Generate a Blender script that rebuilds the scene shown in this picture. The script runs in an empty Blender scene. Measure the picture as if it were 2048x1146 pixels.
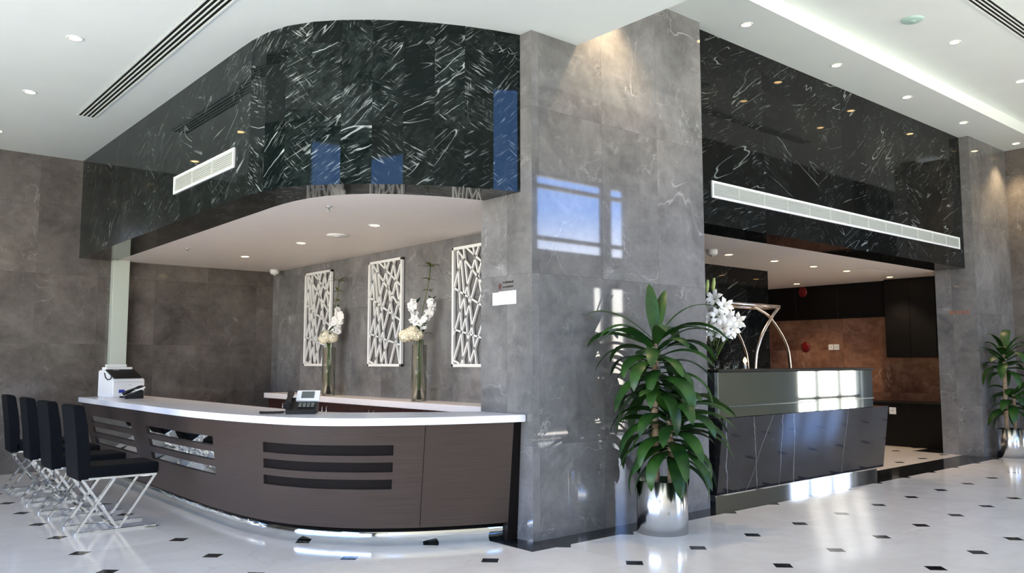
import bpy, bmesh, math, random
from mathutils import Vector, Matrix
random.seed(7)
C = bpy.context.scene.collection
PI = math.pi

# ------------------------------------------------------------------ helpers
def new_bm():
    bm = bmesh.new(); bm.loops.layers.uv.new('UVMap'); return bm

def box(bm, x0, x1, y0, y1, z0, z1, bev=0.0, seg=2, M=None, mat=0):
    t = bmesh.new()
    bmesh.ops.create_cube(t, size=1.0)
    for v in t.verts:
        v.co = Vector(((x0+x1)/2+v.co.x*(x1-x0), (y0+y1)/2+v.co.y*(y1-y0), (z0+z1)/2+v.co.z*(z1-z0)))
    if bev > 0:
        bmesh.ops.bevel(t, geom=t.edges[:], offset=bev, segments=seg, profile=0.6, affect='EDGES')
    merge(bm, t, M, mat)

def merge(bm, t, M=None, mat=0):
    t.verts.index_update()
    vs = [bm.verts.new((M @ v.co) if M else v.co) for v in t.verts]
    for f in t.faces:
        try:
            nf = bm.faces.new([vs[v.index] for v in f.verts]); nf.smooth = f.smooth; nf.material_index = mat
        except ValueError:
            pass
    t.free()

def lathe(bm, prof, c=(0, 0, 0), n=32, M=None, mat=0, smooth=True):
    """prof: list of (r,z)"""
    t = bmesh.new(); rings = []
    for r, z in prof:
        if r < 1e-6:
            rings.append([t.verts.new((c[0], c[1], c[2]+z))])
        else:
            rings.append([t.verts.new((c[0]+r*math.cos(2*PI*i/n), c[1]+r*math.sin(2*PI*i/n), c[2]+z)) for i in range(n)])
    for a, b in zip(rings, rings[1:]):
        for i in range(n):
            j = (i+1) % n
            q = [a[i % len(a)], a[j % len(a)], b[j % len(b)], b[i % len(b)]]
            u = []
            for v in q:
                if v not in u: u.append(v)
            if len(u) > 2:
                try:
                    f = t.faces.new(u); f.smooth = smooth
                except ValueError:
                    pass
    merge(bm, t, M, mat)

def tube(bm, pts, r, n=8, closed=False, mat=0, radii=None, caps=True):
    pts = [Vector(p) for p in pts]
    rings = []; prev = None
    m = len(pts)
    for i, p in enumerate(pts):
        if closed: d = (pts[(i+1) % m]-pts[i-1]).normalized()
        else: d = (pts[min(i+1, m-1)]-pts[max(i-1, 0)]).normalized()
        if prev is None:
            a = Vector((0, 0, 1)) if abs(d.z) < .9 else Vector((1, 0, 0))
            nrm = d.cross(a).normalized()
        else:
            nrm = (prev - d*prev.dot(d)).normalized()
        prev = nrm; b = d.cross(nrm)
        rr = radii[i] if radii else r
        rings.append([bm.verts.new(p+nrm*rr*math.cos(2*PI*k/n)+b*rr*math.sin(2*PI*k/n)) for k in range(n)])
    L = list(zip(rings, rings[1:]))
    if closed: L.append((rings[-1], rings[0]))
    for a, b in L:
        for k in range(n):
            f = bm.faces.new([a[k], a[(k+1) % n], b[(k+1) % n], b[k]]); f.smooth = True; f.material_index = mat
    if caps and not closed:
        for ring in (rings[0][::-1], rings[-1]):
            f = bm.faces.new(ring); f.material_index = mat

def bar(bm, a, b, w, t, up=(0, 1, 0), mat=0, bev=0.0):
    """flat bar from a to b: w across, t along 'up' direction"""
    a, b = Vector(a), Vector(b); d = (b-a); L = d.length; d.normalize()
    u = Vector(up); u = (u-d*u.dot(d)).normalized(); s = d.cross(u)
    M = Matrix(((d.x, s.x, u.x, a.x), (d.y, s.y, u.y, a.y), (d.z, s.z, u.z, a.z), (0, 0, 0, 1)))
    box(bm, 0, L, -w/2, w/2, -t/2, t/2, bev, 1, M, mat)

def prism(bm, poly, z0, z1, mat=0):
    b = [bm.verts.new((x, y, z0)) for x, y in poly]; t = [bm.verts.new((x, y, z1)) for x, y in poly]
    n = len(poly)
    f = bm.faces.new(b[::-1]); f.material_index = mat
    f = bm.faces.new(t); f.material_index = mat
    for i in range(n):
        f = bm.faces.new([b[i], b[(i+1) % n], t[(i+1) % n], t[i]]); f.material_index = mat

def squash(bm, ax, a, b):
    for v in bm.verts:
        c = v.co[ax]
        if c > a: v.co[ax] = a+(b-a)*(1-math.exp(-(c-a)/(b-a)))

def boxuv(bm):
    uv = bm.loops.layers.uv.active
    for f in bm.faces:
        n = f.normal
        ax, ay, az = abs(n.x), abs(n.y), abs(n.z)
        for l in f.loops:
            c = l.vert.co
            if az >= ax and az >= ay: l[uv].uv = (c.x, c.y)
            elif ax >= ay: l[uv].uv = (c.y, c.z)
            else: l[uv].uv = (c.x, c.z)

def obj(name, bm, mats, parent=None, uv='box', normals=True):
    if normals: bmesh.ops.recalc_face_normals(bm, faces=bm.faces[:])
    bm.normal_update()
    if uv == 'box': boxuv(bm)
    me = bpy.data.meshes.new(name); bm.to_mesh(me); bm.free()
    for m in (mats if isinstance(mats, (list, tuple)) else [mats]): me.materials.append(m)
    o = bpy.data.objects.new(name, me); C.objects.link(o)
    if parent: o.parent = parent
    return o

def thing(name, label, cat, loc=(0, 0, 0), rz=0.0, group=None):
    o = bpy.data.objects.new(name, None); C.objects.link(o); o.empty_display_size = .1
    o.location = loc; o.rotation_euler = (0, 0, rz)
    return tag(o, label, cat, group)

def tag(o, label, cat, group=None, kind=None):
    o['label'] = label; o['category'] = cat
    if group: o['group'] = group
    if kind: o['kind'] = kind
    return o

def struct(name, bm, m, **k):
    o = obj(name, bm, m, **k); o['kind'] = 'structure'; return o

def dup(root, loc, rz=None, label=None):
    r = root.copy(); C.objects.link(r); r.location = loc
    if rz is not None: r.rotation_euler = (0, 0, rz)
    if label: r['label'] = label
    for ch in list(root.children):
        c = ch.copy(); C.objects.link(c); c.parent = r
        for g in list(ch.children):
            d = g.copy(); C.objects.link(d); d.parent = c
    return r

# ------------------------------------------------------------------ materials
class NT:
    def __init__(s, name):
        s.m = bpy.data.materials.new(name); s.m.use_nodes = True
        s.t = s.m.node_tree; s.p = s.t.nodes['Principled BSDF']; s.N = s.t.nodes; s.L = s.t.links
    def n(s, typ, **k):
        x = s.N.new(typ)
        for a, b in k.items(): setattr(x, a, b)
        return x
    def lk(s, a, b): s.L.new(a, b)
    def val(s, x, i, v):
        if hasattr(v, 'is_output') or isinstance(v, bpy.types.NodeSocket): s.L.new(v, x.inputs[i])
        else: x.inputs[i].default_value = v
    def math(s, op, a, b=0.0, c=0.0, clamp=False):
        x = s.n('ShaderNodeMath', operation=op, use_clamp=clamp)
        s.val(x, 0, a); s.val(x, 1, b); s.val(x, 2, c); return x.outputs[0]
    def vmath(s, op, a, b=(0, 0, 0)):
        x = s.n('ShaderNodeVectorMath', operation=op); s.val(x, 0, a); s.val(x, 1, b); return x.outputs[0]
    def noise(s, v, scale, detail=4, rough=.55, dist=0.0):
        x = s.n('ShaderNodeTexNoise'); s.L.new(v, x.inputs['Vector'])
        x.inputs['Scale'].default_value = scale; x.inputs['Detail'].default_value = detail
        x.inputs['Roughness'].default_value = rough; x.inputs['Distortion'].default_value = dist
        return x.outputs['Fac']
    def mr(s, v, a, b, c=0.0, d=1.0):
        x = s.n('ShaderNodeMapRange'); s.val(x, 0, v); s.val(x, 1, a); s.val(x, 2, b); s.val(x, 3, c); s.val(x, 4, d)
        return x.outputs[0]
    def mix(s, f, a, b):
        x = s.n('ShaderNodeMix', data_type='RGBA')
        s.val(x, 0, f)
        for i, v in ((6, a), (7, b)):
            if isinstance(v, tuple): x.inputs[i].default_value = (*v, 1) if len(v) == 3 else v
            else: s.L.new(v, x.inputs[i])
        return x.outputs[2]
    def mul(s, col, f):
        x = s.n('ShaderNodeVectorMath', operation='SCALE'); s.L.new(col, x.inputs[0]); s.val(x, 'Scale', f); return x.outputs[0]
    def set(s, **k):
        for a, b in k.items():
            i = s.p.inputs[a.replace('_', ' ')]
            if isinstance(b, bpy.types.NodeSocket): s.L.new(b, i)
            elif isinstance(b, tuple) and len(b) == 3: i.default_value = (*b, 1)
            else: i.default_value = b
        return s.m

def plain(name, col, rough=.5, metal=0.0, **k):
    t = NT(name); t.set(Base_Color=col, Roughness=rough, Metallic=metal, **k)
    return t.m

def varied(name, col, rough=.5, amount=.15, scale=6.0, metal=0.0, **k):
    """plain colour with a little procedural mottling"""
    t = NT(name); tc = t.n('ShaderNodeTexCoord')
    f = t.mr(t.noise(tc.outputs['Object'], scale, 5), .3, .7, 1-amount, 1+amount)
    rgb = t.n('ShaderNodeRGB'); rgb.outputs[0].default_value = (*col, 1)
    t.set(Base_Color=t.mul(rgb.outputs[0], f), Roughness=rough, Metallic=metal, **k)
    return t.m

def tiles(t, tw, th, ou=0.0, ov=0.0, jw=.0015):
    tc = t.n('ShaderNodeTexCoord'); uv = tc.outputs['UV']
    sx = t.n('ShaderNodeSeparateXYZ'); t.lk(uv, sx.inputs[0])
    a = t.math('DIVIDE', t.math('ADD', sx.outputs[0], ou), tw); b = t.math('DIVIDE', t.math('ADD', sx.outputs[1], ov), th)
    ia, ib = t.math('FLOOR', a), t.math('FLOOR', b)
    fa, fb = t.math('FRACT', a), t.math('FRACT', b)
    cb = t.n('ShaderNodeCombineXYZ'); t.lk(ia, cb.inputs[0]); t.lk(ib, cb.inputs[1])
    wn = t.n('ShaderNodeTexWhiteNoise', noise_dimensions='3D'); t.lk(cb.outputs[0], wn.inputs['Vector'])
    da = t.math('MULTIPLY', t.math('MINIMUM', fa, t.math('SUBTRACT', 1.0, fa)), tw)
    db = t.math('MULTIPLY', t.math('MINIMUM', fb, t.math('SUBTRACT', 1.0, fb)), th)
    joint = t.math('LESS_THAN', t.math('MINIMUM', da, db), jw)
    off = t.vmath('SCALE', wn.outputs['Color']); off.node.inputs['Scale'].default_value = 37.0
    co = t.vmath('ADD', uv, off)
    return co, wn, joint, uv

def grey_marble(name, dark, light, vein, tw=.8, th=1.47, ov=.68, rough=.06, ou=0.0, vs=.55):
    t = NT(name)
    co, wn, joint, uv = tiles(t, tw, th, ou, ov)
    n1 = t.noise(co, 1.6, 8, .62, .6)
    n2 = t.noise(co, 9.0, 6, .7)
    base = t.mix(t.mr(t.math('ADD', t.math('MULTIPLY', n1, .7), t.math('MULTIPLY', n2, .3)), .36, .66), dark, light)
    v1 = t.math('ABSOLUTE', t.math('SUBTRACT', t.noise(co, .9, 5, .5, 1.4), .5))
    msk = t.mr(t.noise(co, 1.3, 2), .5, .68)
    va = t.math('MULTIPLY', t.mr(v1, 0.0, .006, 1.0, 0.0), msk)
    v2 = t.math('ABSOLUTE', t.math('SUBTRACT', t.noise(co, 2.2, 6, .55, 2.2), .5))
    vb = t.math('MULTIPLY', t.mr(v2, 0.0, .012, 1.0, 0.0), t.mr(t.noise(co, 2.1, 2), .55, .72))
    cloud = t.math('MULTIPLY', t.mr(t.noise(co, 2.6, 7, .75, 1.0), .56, .76), .45)
    vv = t.math('MULTIPLY', t.math('MAXIMUM', t.math('MAXIMUM', va, vb), cloud), vs, clamp=True)
    col = t.mix(vv, base, vein)
    col = t.mul(col, t.mr(wn.outputs['Value'], 0, 1, .84, 1.16))
    col = t.mul(col, t.math('SUBTRACT', 1.0, t.math('MULTIPLY', joint, .35)))
    return t.set(Base_Color=col, Roughness=rough, IOR=1.55)

def black_marble(name, tw=.3, th=.72, ou=0.0, ov=0.0, amount=1.0, sp_=0.0, calm=None, base0=(.003, .006, .0055), base1=(.026, .037, .034)):
    t = NT(name)
    co, wn, joint, uv = tiles(t, tw, th, ou, ov, .0012)
    sp = t.n('ShaderNodeSeparateColor'); t.lk(wn.outputs['Color'], sp.inputs[0])
    # streak direction differs from tile to tile
    ang = t.mr(sp.outputs[1], 0, 1, .3, .85)
    sgn = t.math('SUBTRACT', t.math('MULTIPLY', t.math('GREATER_THAN', sp.outputs[2], .16), 2.0), 1.0)
    rot = t.n('ShaderNodeVectorRotate', rotation_type='Z_AXIS'); t.lk(co, rot.inputs['Vector']); t.lk(t.math('MULTIPLY', t.math('MULTIPLY', ang, sgn), -1.0), rot.inputs['Angle'])
    wv = t.vmath('SCALE', t.vmath('SUBTRACT', t.n('ShaderNodeTexNoise').outputs['Color'], (.5, .5, .5))); wv.node.inputs['Scale'].default_value = .022
    nz = wv.node.inputs[0].links[0].from_node.inputs[0].links[0].from_node
    t.lk(co, nz.inputs['Vector']); nz.inputs['Scale'].default_value = 9.0
    rr = t.vmath('ADD', rot.outputs[0], wv)
    st = t.vmath('MULTIPLY', rr, (6.0, 62.0, 1.0))
    s1 = t.noise(st, 1.0, 3, .5)
    m1 = t.mr(t.noise(co, 3.4, 4, .65), .44+sp_, .66+sp_)
    dens = t.math('POWER', sp.outputs[0], 1.1)
    k1 = t.math('MULTIPLY', t.mr(s1, .575, .69), m1)
    # a second family of short strokes, crossing the first
    rot2 = t.n('ShaderNodeVectorRotate', rotation_type='Z_AXIS'); t.lk(rr, rot2.inputs['Vector']); rot2.inputs['Angle'].default_value = 1.1
    s2 = t.noise(t.vmath('MULTIPLY', rot2.outputs[0], (7.5, 72.0, 1.0)), 1.0, 2, .5)
    k2 = t.math('MULTIPLY', t.mr(s2, .62, .74), t.mr(t.noise(co, 3.6, 2), .5+sp_, .64+sp_))
    # long thin veins crossing the slab
    v3 = t.math('ABSOLUTE', t.math('SUBTRACT', t.noise(t.vmath('MULTIPLY', rr, (.5, 4.0, 1.0)), 1.0, 2, .4, .15), .5))
    k3 = t.math('MULTIPLY', t.mr(v3, 0.0, .0055, .8, 0.0), t.mr(t.noise(co, 2.2, 2), .46, .60))
    k = t.math('MULTIPLY', t.math('MAXIMUM', t.math('MULTIPLY', k1, t.mr(dens, 0, 1, .25, 1.0)), t.math('MAXIMUM', t.math('MULTIPLY', k2, t.mr(dens, 0, 1, .15, .8)), k3)), amount, clamp=True)
    if calm:
        su = t.n('ShaderNodeSeparateXYZ'); t.lk(uv, su.inputs[0]); k = t.math('MULTIPLY', k, t.mr(su.outputs[0], calm-.6, calm+.6, .35, 1.0))
    cl = t.math('MULTIPLY', t.mr(t.noise(t.vmath('MULTIPLY', rr, (1.0, 2.2, 1.0)), 5.5, 9, .78), .42, .70), t.mr(dens, 0, 1, .15, 1.0))
    base = t.mix(cl, base0, base1)
    col = t.mix(k, base, (.42, .48, .47))
    col = t.mul(col, t.math('SUBTRACT', 1.0, t.math('MULTIPLY', joint, .5)))
    return t.set(Base_Color=col, Roughness=.035, IOR=1.24)

def floor_mat():
    t = NT('cream marble floor with black insets')
    P, X0, Y0 = .767, 1.747, 4.243
    tc = t.n('ShaderNodeTexCoord'); uv = tc.outputs['UV']
    sx = t.n('ShaderNodeSeparateXYZ'); t.lk(uv, sx.inputs[0]); x, y = sx.outputs[0], sx.outputs[1]
    def cell(c, c0):
        q = t.math('DIVIDE', t.math('SUBTRACT', c, c0), P)
        i = t.math('ROUND', q)
        return i, t.math('MULTIPLY', t.math('ABSOLUTE', t.math('SUBTRACT', q, i)), P)
    ix, dx = cell(x, X0); iy, dy = cell(y, Y0)
    inset = t.math('LESS_THAN', t.math('ADD', dx, dy), .088)
    def rng(c, a, b): return t.math('MULTIPLY', t.math('GREATER_THAN', c, a), t.math('LESS_THAN', c, b))
    b1 = t.math('MULTIPLY', rng(x, 4.475, 16.5), rng(y, 5.008, 5.545))
    b2 = t.math('MULTIPLY', rng(x, 4.475, 4.9), rng(y, 5.008, 6.2))
    b3 = t.math('MULTIPLY', rng(x, 14.2, 15.0), rng(y, 5.4, 6.35))
    black = t.math('MAXIMUM', inset, t.math('MAXIMUM', b1, t.math('MAXIMUM', b2, b3)))
    jt = t.math('LESS_THAN', t.math('MINIMUM', dx, dy), .0012)
    cb = t.n('ShaderNodeCombineXYZ'); t.lk(t.math('FLOOR', t.math('DIVIDE', t.math('SUBTRACT', x, X0), P)), cb.inputs[0]); t.lk(t.math('FLOOR', t.math('DIVIDE', t.math('SUBTRACT', y, Y0), P)), cb.inputs[1])
    wn = t.n('ShaderNodeTexWhiteNoise'); t.lk(cb.outputs[0], wn.inputs['Vector'])
    off = t.vmath('SCALE', wn.outputs['Color']); off.node.inputs['Scale'].default_value = 19.0
    co = t.vmath('ADD', uv, off)
    c = t.mix(t.mr(t.noise(co, 2.2, 7, .6, .8), .3, .7), (.74, .695, .63), (.84, .80, .74))
    v = t.math('ABSOLUTE', t.math('SUBTRACT', t.noise(co, 1.1, 5, .5, 1.2), .5))
    c = t.mix(t.math('MULTIPLY', t.mr(v, 0, .01, .35, 0), t.mr(t.noise(co, 1.5, 1), .5, .65)), c, (.52, .47, .41))
    c = t.mul(c, t.mr(wn.outputs['Value'], 0, 1, .95, 1.04))
    c = t.mul(c, t.math('SUBTRACT', 1.0, t.math('MULTIPLY', jt, .12)))
    kb = t.mix(t.mr(t.noise(uv, 7, 5), .4, .75), (.006, .007, .008), (.03, .032, .035))
    return t.set(Base_Color=t.mix(black, c, kb), Roughness=.11, IOR=1.48)

def wood_mat(name, a, b, rough=.45, ior=1.4):
    t = NT(name); tc = t.n('ShaderNodeTexCoord')
    v = t.vmath('MULTIPLY', tc.outputs['UV'], (1.4, 160.0, 1.0))
    f = t.mr(t.noise(v, 1.0, 5, .6), .3, .7)
    g = t.mr(t.noise(t.vmath('MULTIPLY', tc.outputs['UV'], (.4, 2.0, 1)), 1.0, 3), .3, .7, .94, 1.06)
    return t.set(Base_Color=t.mul(t.mix(f, a, b), g), Roughness=rough, IOR=ior)

def emis(name, col, s):
    t = NT(name); t.set(Base_Color=(0, 0, 0), Emission_Color=col, Emission_Strength=s, Roughness=.6); return t.m

def leaf_mat(name, a, b, stripe=(.17, .3, .03), sk=.25):
    t = NT(name); tc = t.n('ShaderNodeTexCoord')
    sx = t.n('ShaderNodeSeparateXYZ'); t.lk(tc.outputs['UV'], sx.inputs[0])
    f = t.mr(t.noise(tc.outputs['Object'], 5.0, 3), .35, .65)
    c = t.mix(f, a, b)
    mid = t.math('ABSOLUTE', t.math('SUBTRACT', sx.outputs[0], .5))
    c = t.mix(t.mr(mid, 0, .16, sk, 0), c, stripe)
    return t.set(Base_Color=c, Roughness=.40, IOR=1.4)

M_col = grey_marble('grey polished marble', (.110, .111, .110), (.225, .223, .218), (.55, .55, .54), rough=.035)
M_wall = grey_marble('brown grey marble', (.070, .062, .055), (.155, .141, .126), (.36, .35, .33), tw=.8, th=.98, ov=.2, rough=.10, vs=.4)
M_brown = grey_marble('brown marble', (.115, .050, .032), (.34, .19, .125), (.6, .48, .38), tw=.9, th=.8, rough=.08, vs=.45)
M_blk = black_marble('black green veined marble', .3, .72, 0, .12, 1.1, 0.0, 5.7)
M_blk2 = black_marble('black veined marble', .62, .72, .2, .12, .6, .07, None, (.0035, .004, .004), (.022, .026, .025))
def bar_stone():
    t = NT('charcoal marble with thin white veins'); tc = t.n('ShaderNodeTexCoord'); uv = tc.outputs['UV']
    sx = t.n('ShaderNodeSeparateXYZ'); t.lk(uv, sx.inputs[0])
    wob = t.math('MULTIPLY', t.math('SUBTRACT', t.noise(uv, 2.2, 5, .6), .5), .16)
    tot = None
    for u0, sl, w in ((7.42, -.16, .006), (7.98, -.22, .004), (8.42, -.10, .004), (8.70, -.13, .005), (9.75, .05, .003), (7.70, .5, .0025)):
        d = t.math('ABSOLUTE', t.math('ADD', t.math('SUBTRACT', t.math('SUBTRACT', sx.outputs[0], t.math('MULTIPLY', sx.outputs[1], sl)), u0+.05), wob))
        k = t.mr(d, 0.0, w*1.6, 1.0, 0.0)
        tot = k if tot is None else t.math('MAXIMUM', tot, k)
    tot = t.math('MULTIPLY', tot, t.mr(t.noise(uv, 6.0, 3), .3, .62, .25, 1.0))
    base = t.mix(t.mr(t.noise(uv, 3.5, 8, .7), .35, .7), (.012, .012, .013), (.032, .032, .034))
    return t.set(Base_Color=t.mix(t.math('MULTIPLY', tot, .8), base, (.40, .40, .40)), Roughness=.06, IOR=1.5)
M_bar = bar_stone()
M_floor = floor_mat()
M_ceil = varied('white ceiling paint', (.77, .83, .79), .6, .015, 2.0)
M_soff = varied('white soffit with warm bounce tint', (.78, .74, .71), .6, .015, 2.0)  # tint of warm lamps and brown reflections is put into the white
M_white = varied('white solid surface', (.86, .86, .87), .18, .015, 3.0)
M_wmet = varied('white painted metal', (.78, .80, .78), .35, .02, 4.0)
M_gmet = varied('pale grey painted slats', (.42, .45, .42), .45, .03, 8.0)
M_slat = varied('pale green grey grille paint', (.58, .61, .56), .45, .02, 6.0)
M_wood = wood_mat('dark brown laminate', (.043, .030, .023), (.064, .046, .036))
M_wood2 = wood_mat('dark red brown veneer', (.035, .012, .009), (.07, .024, .018), .3)
M_dark = varied('near black laminate', (.0045, .0045, .0045), .45, .3, 5.0, IOR=1.3)
M_recess = wood_mat('black brown recess', (.006, .0045, .004), (.012, .009, .008), .5, 1.22)
M_chrome = varied('polished chrome', (.86, .88, .89), .045, .02, 9.0, 1.0)
M_mirror = varied('mirror steel', (.82, .85, .85), .03, .015, 5.0, 1.0)
M_case = varied('tinted mirror glass', (.42, .47, .45), .03, .03, 3.0, 1.0)
M_leather = varied('black leather', (.003, .0038, .0055), .55, .25, 14.0, IOR=1.2)
M_plas = varied('black plastic', (.008, .009, .010), .35, .15, 14.0, IOR=1.3)
M_screen = plain('grey lcd screen', (.10, .12, .11), .15)
M_pwhite = varied('white plastic', (.74, .77, .79), .35, .02, 5.0)
M_blue = plain('blue printed label', (.02, .04, .32), .4)
M_paper = varied('white paper', (.86, .89, .90), .6, .01, 7.0)
M_ink = plain('dark brown lettering', (.055, .048, .040), .5)
M_inkred = plain('dull red lettering', (.11, .045, .04), .5)
M_pale = varied('pale green white trunking paint', (.50, .56, .49), .4, .02, 4.0)
M_brass = varied('brushed copper steel', (.72, .62, .54), .22, .04, 8.0, 1.0)
M_red = plain('red enamel', (.16, .006, .008), .35)
M_leaf = leaf_mat('corn plant leaf', (.008, .033, .007), (.026, .082, .011))
M_leafd = leaf_mat('dark leaf', (.012, .04, .012), (.03, .085, .02), sk=.1)
M_leafy = leaf_mat('yellow green leaf', (.05, .08, .012), (.12, .16, .02), sk=.1)
M_cane = varied('tan cane bark', (.34, .25, .16), .8, .25, 30.0)
M_soil = varied('dark soil', (.018, .014, .011), .9, .4, 40.0)
M_petal = varied('cream white petals', (.84, .80, .62), .6, .06, 20.0)
M_petal2 = varied('white petals', (.86, .85, .80), .55, .03, 20.0)
M_stem = varied('green stems', (.07, .12, .02), .5, .2, 15.0)
M_bud = plain('pale green lily bud', (.42, .52, .16), .5)
M_plaster = varied('cream wall plaster', (.62, .59, .53), .7, .03, 1.5)
M_frame = plain('dark grey window frame', (.055, .058, .06), .4)
M_lamp = emis('warm lamp face', (1.0, .60, .22), 16.0)
M_lampw = emis('white lamp face', (1.0, .66, .30), 16.0)
M_glow = emis('candle flame glow', (1.0, .55, .15), 9.0)
M_curt = varied('white roller blind', (.70, .72, .69), .8, .02, 3.0)
tg = NT('clear vase glass'); tg.N.remove(tg.p)
_lw = tg.n('ShaderNodeLayerWeight'); _lw.inputs[0].default_value = .25
_tr = tg.n('ShaderNodeBsdfTransparent'); _tr.inputs[0].default_value = (.95, .98, .96, 1); _gl = tg.n('ShaderNodeBsdfGlossy'); _gl.inputs['Roughness'].default_value = .02
_mx = tg.n('ShaderNodeMixShader'); tg.lk(tg.math('MULTIPLY', _lw.outputs['Fresnel'], .8), _mx.inputs[0]); tg.lk(_tr.outputs[0], _mx.inputs[1]); tg.lk(_gl.outputs[0], _mx.inputs[2])
tg.lk(_mx.outputs[0], tg.N['Material Output'].inputs[0]); M_glass = tg.m
def pot_metal():
    t = NT('circumferentially polished chrome'); tn = t.n('ShaderNodeTangent', direction_type='RADIAL', axis='Z')
    t.lk(tn.outputs[0], t.p.inputs['Tangent'])
    return t.set(Base_Color=(.84, .85, .85), Metallic=1.0, Roughness=.20, Anisotropic=.9, Anisotropic_Rotation=.25)
M_pot = pot_metal()

# ------------------------------------------------------------------ camera
f_px, yaw, pit, rol = 1657.27, math.radians(49.558), math.radians(5.174), math.radians(-.091)
fw = Vector((math.cos(yaw)*math.cos(pit), math.sin(yaw)*math.cos(pit), math.sin(pit)))
rt = fw.cross(Vector((0, 0, 1))).normalized(); up = rt.cross(fw)
r2 = rt*math.cos(rol)+up*math.sin(rol); u2 = up*math.cos(rol)-rt*math.sin(rol)
cam = bpy.data.cameras.new('camera'); co = bpy.data.objects.new('camera', cam); C.objects.link(co)
co.matrix_world = Matrix(((r2.x, u2.x, -fw.x, 0), (r2.y, u2.y, -fw.y, 0), (r2.z, u2.z, -fw.z, 1.5), (0, 0, 0, 1)))
cam.sensor_width = 36.0; cam.lens = f_px/2048*36.0; cam.clip_start = .05; cam.clip_end = 500
bpy.context.scene.camera = co

# ------------------------------------------------------------------ room shell
XL, XR, YW, YB = -5.0, 24.0, -1.4, 13.03
ZL, ZU, ZT, ZS = 4.41, 5.14, 5.32, 2.985
CX0, CX1, CY0, CY1 = 4.715, 7.15, 5.267, 5.97

bm = new_bm(); box(bm, XL, XR, YW, YB+.3, -.2, 0); struct('floor', bm, M_floor)
bm = new_bm(); box(bm, .6, 5.28, 3.9, YB+.3, ZL, 5.3); struct('ceiling', bm, M_ceil)
bm = new_bm(); box(bm, XL-.3, XR, YW-.25, YB+.3, 7.0, 7.2); struct('ceiling', bm, M_ceil)
bm = new_bm(); box(bm, 5.281, XR, 4.60, 5.9, ZU, 6.99); struct('ceiling', bm, M_ceil)
bm = new_bm(); box(bm, 5.281, XR, 2.3, 4.60, ZT, 6.99); struct('ceiling', bm, M_ceil)
bm = new_bm(); box(bm, XL, 7.15, YB, YB+.3, 0, 6.99); struct('wall_left', bm, M_wall)
bm = new_bm()
box(bm, XL-.3, XL, YW, -.9, 0, 6.99); box(bm, XL-.3, XL, 9.4, YB+.3, 0, 6.99); box(bm, XL-.3, XL, -.9, 9.4, 4.15, 4.6); box(bm, XL-.3, XL, -.9, 2.0, 4.6, 5.75); box(bm, XL-.3, XL, 4.9, 9.4, 4.6, 5.75); box(bm, XL-.3, XL, -.9, 9.4, 5.75, 6.99)
struct('wall_far_left', bm, M_wall)
bm = new_bm(); box(bm, 5.885, 7.15, CY1, YB, 0, 4.4); struct('wall_reception', bm, M_col)
bm = new_bm(); box(bm, CX0, CX1, CY0, CY1, 0, 5.25); struct('column', bm, M_col)
bm = new_bm(); box(bm, 14.19, 15.90, 5.225, 5.85, 0, 5.2); struct('pillar', bm, M_col)
bm = new_bm(); box(bm, 15.745, 16.0, 3.6, 5.225, 0, 5.2); struct('wall_right', bm, M_wall)
bm = new_bm(); box(bm, 16.0, XR, 3.6, 3.9, 0, 6.99); struct('wall_corridor', bm, M_wall)
bm = new_bm(); box(bm, XR, XR+.2, YW, 3.9, 0, 6.99); struct('wall_end', bm, M_wall)
# bar recess
bm = new_bm(); box(bm, 15.35, 15.6, 5.85, 10.0, 0, 3.2); struct('wall_bar_end', bm, M_brown)
bm = new_bm(); box(bm, 7.15, 12.09, 7.65, 7.85, 0, 3.2); struct('partition', bm, M_blk2)
bm = new_bm(); box(bm, 7.15, 15.6, 9.9, 10.1, 0, 3.2); struct('wall_bar_back', bm, M_brown)
bm = new_bm(); box(bm, 7.15, 15.34, 5.84, 9.95, ZS, 3.15); struct('ceiling', bm, M_soff)
bm = new_bm(); box(bm, 7.151, 14.189, 5.375, 5.84, ZS, 5.139); struct('wall_bar_header', bm, M_blk2)

# ---- polylines
def resample(pts, n):
    """Catmull-Rom through the points, n+1 equally spaced samples"""
    P = [Vector((p[0], p[1], 0)) for p in pts]
    P = [2*P[0]-P[1]]+P+[2*P[-1]-P[-2]]
    dense = []
    for i in range(1, len(P)-2):
        for k in range(20):
            t = k/20; a, b, c, d = P[i-1], P[i], P[i+1], P[i+2]
            dense.append(.5*((2*b)+(-a+c)*t+(2*a-5*b+4*c-d)*t*t+(-a+3*b-3*c+d)*t**3))
    dense.append(P[-2])
    L = [0]
    for a, b in zip(dense, dense[1:]): L.append(L[-1]+(b-a).length)
    out = []; j = 0
    for k in range(n+1):
        s = L[-1]*k/n
        while j < len(L)-2 and L[j+1] < s: j += 1
        t = (s-L[j])/max(1e-9, L[j+1]-L[j]); q = dense[j].lerp(dense[j+1], t); out.append((q.x, q.y))
    return out

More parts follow.
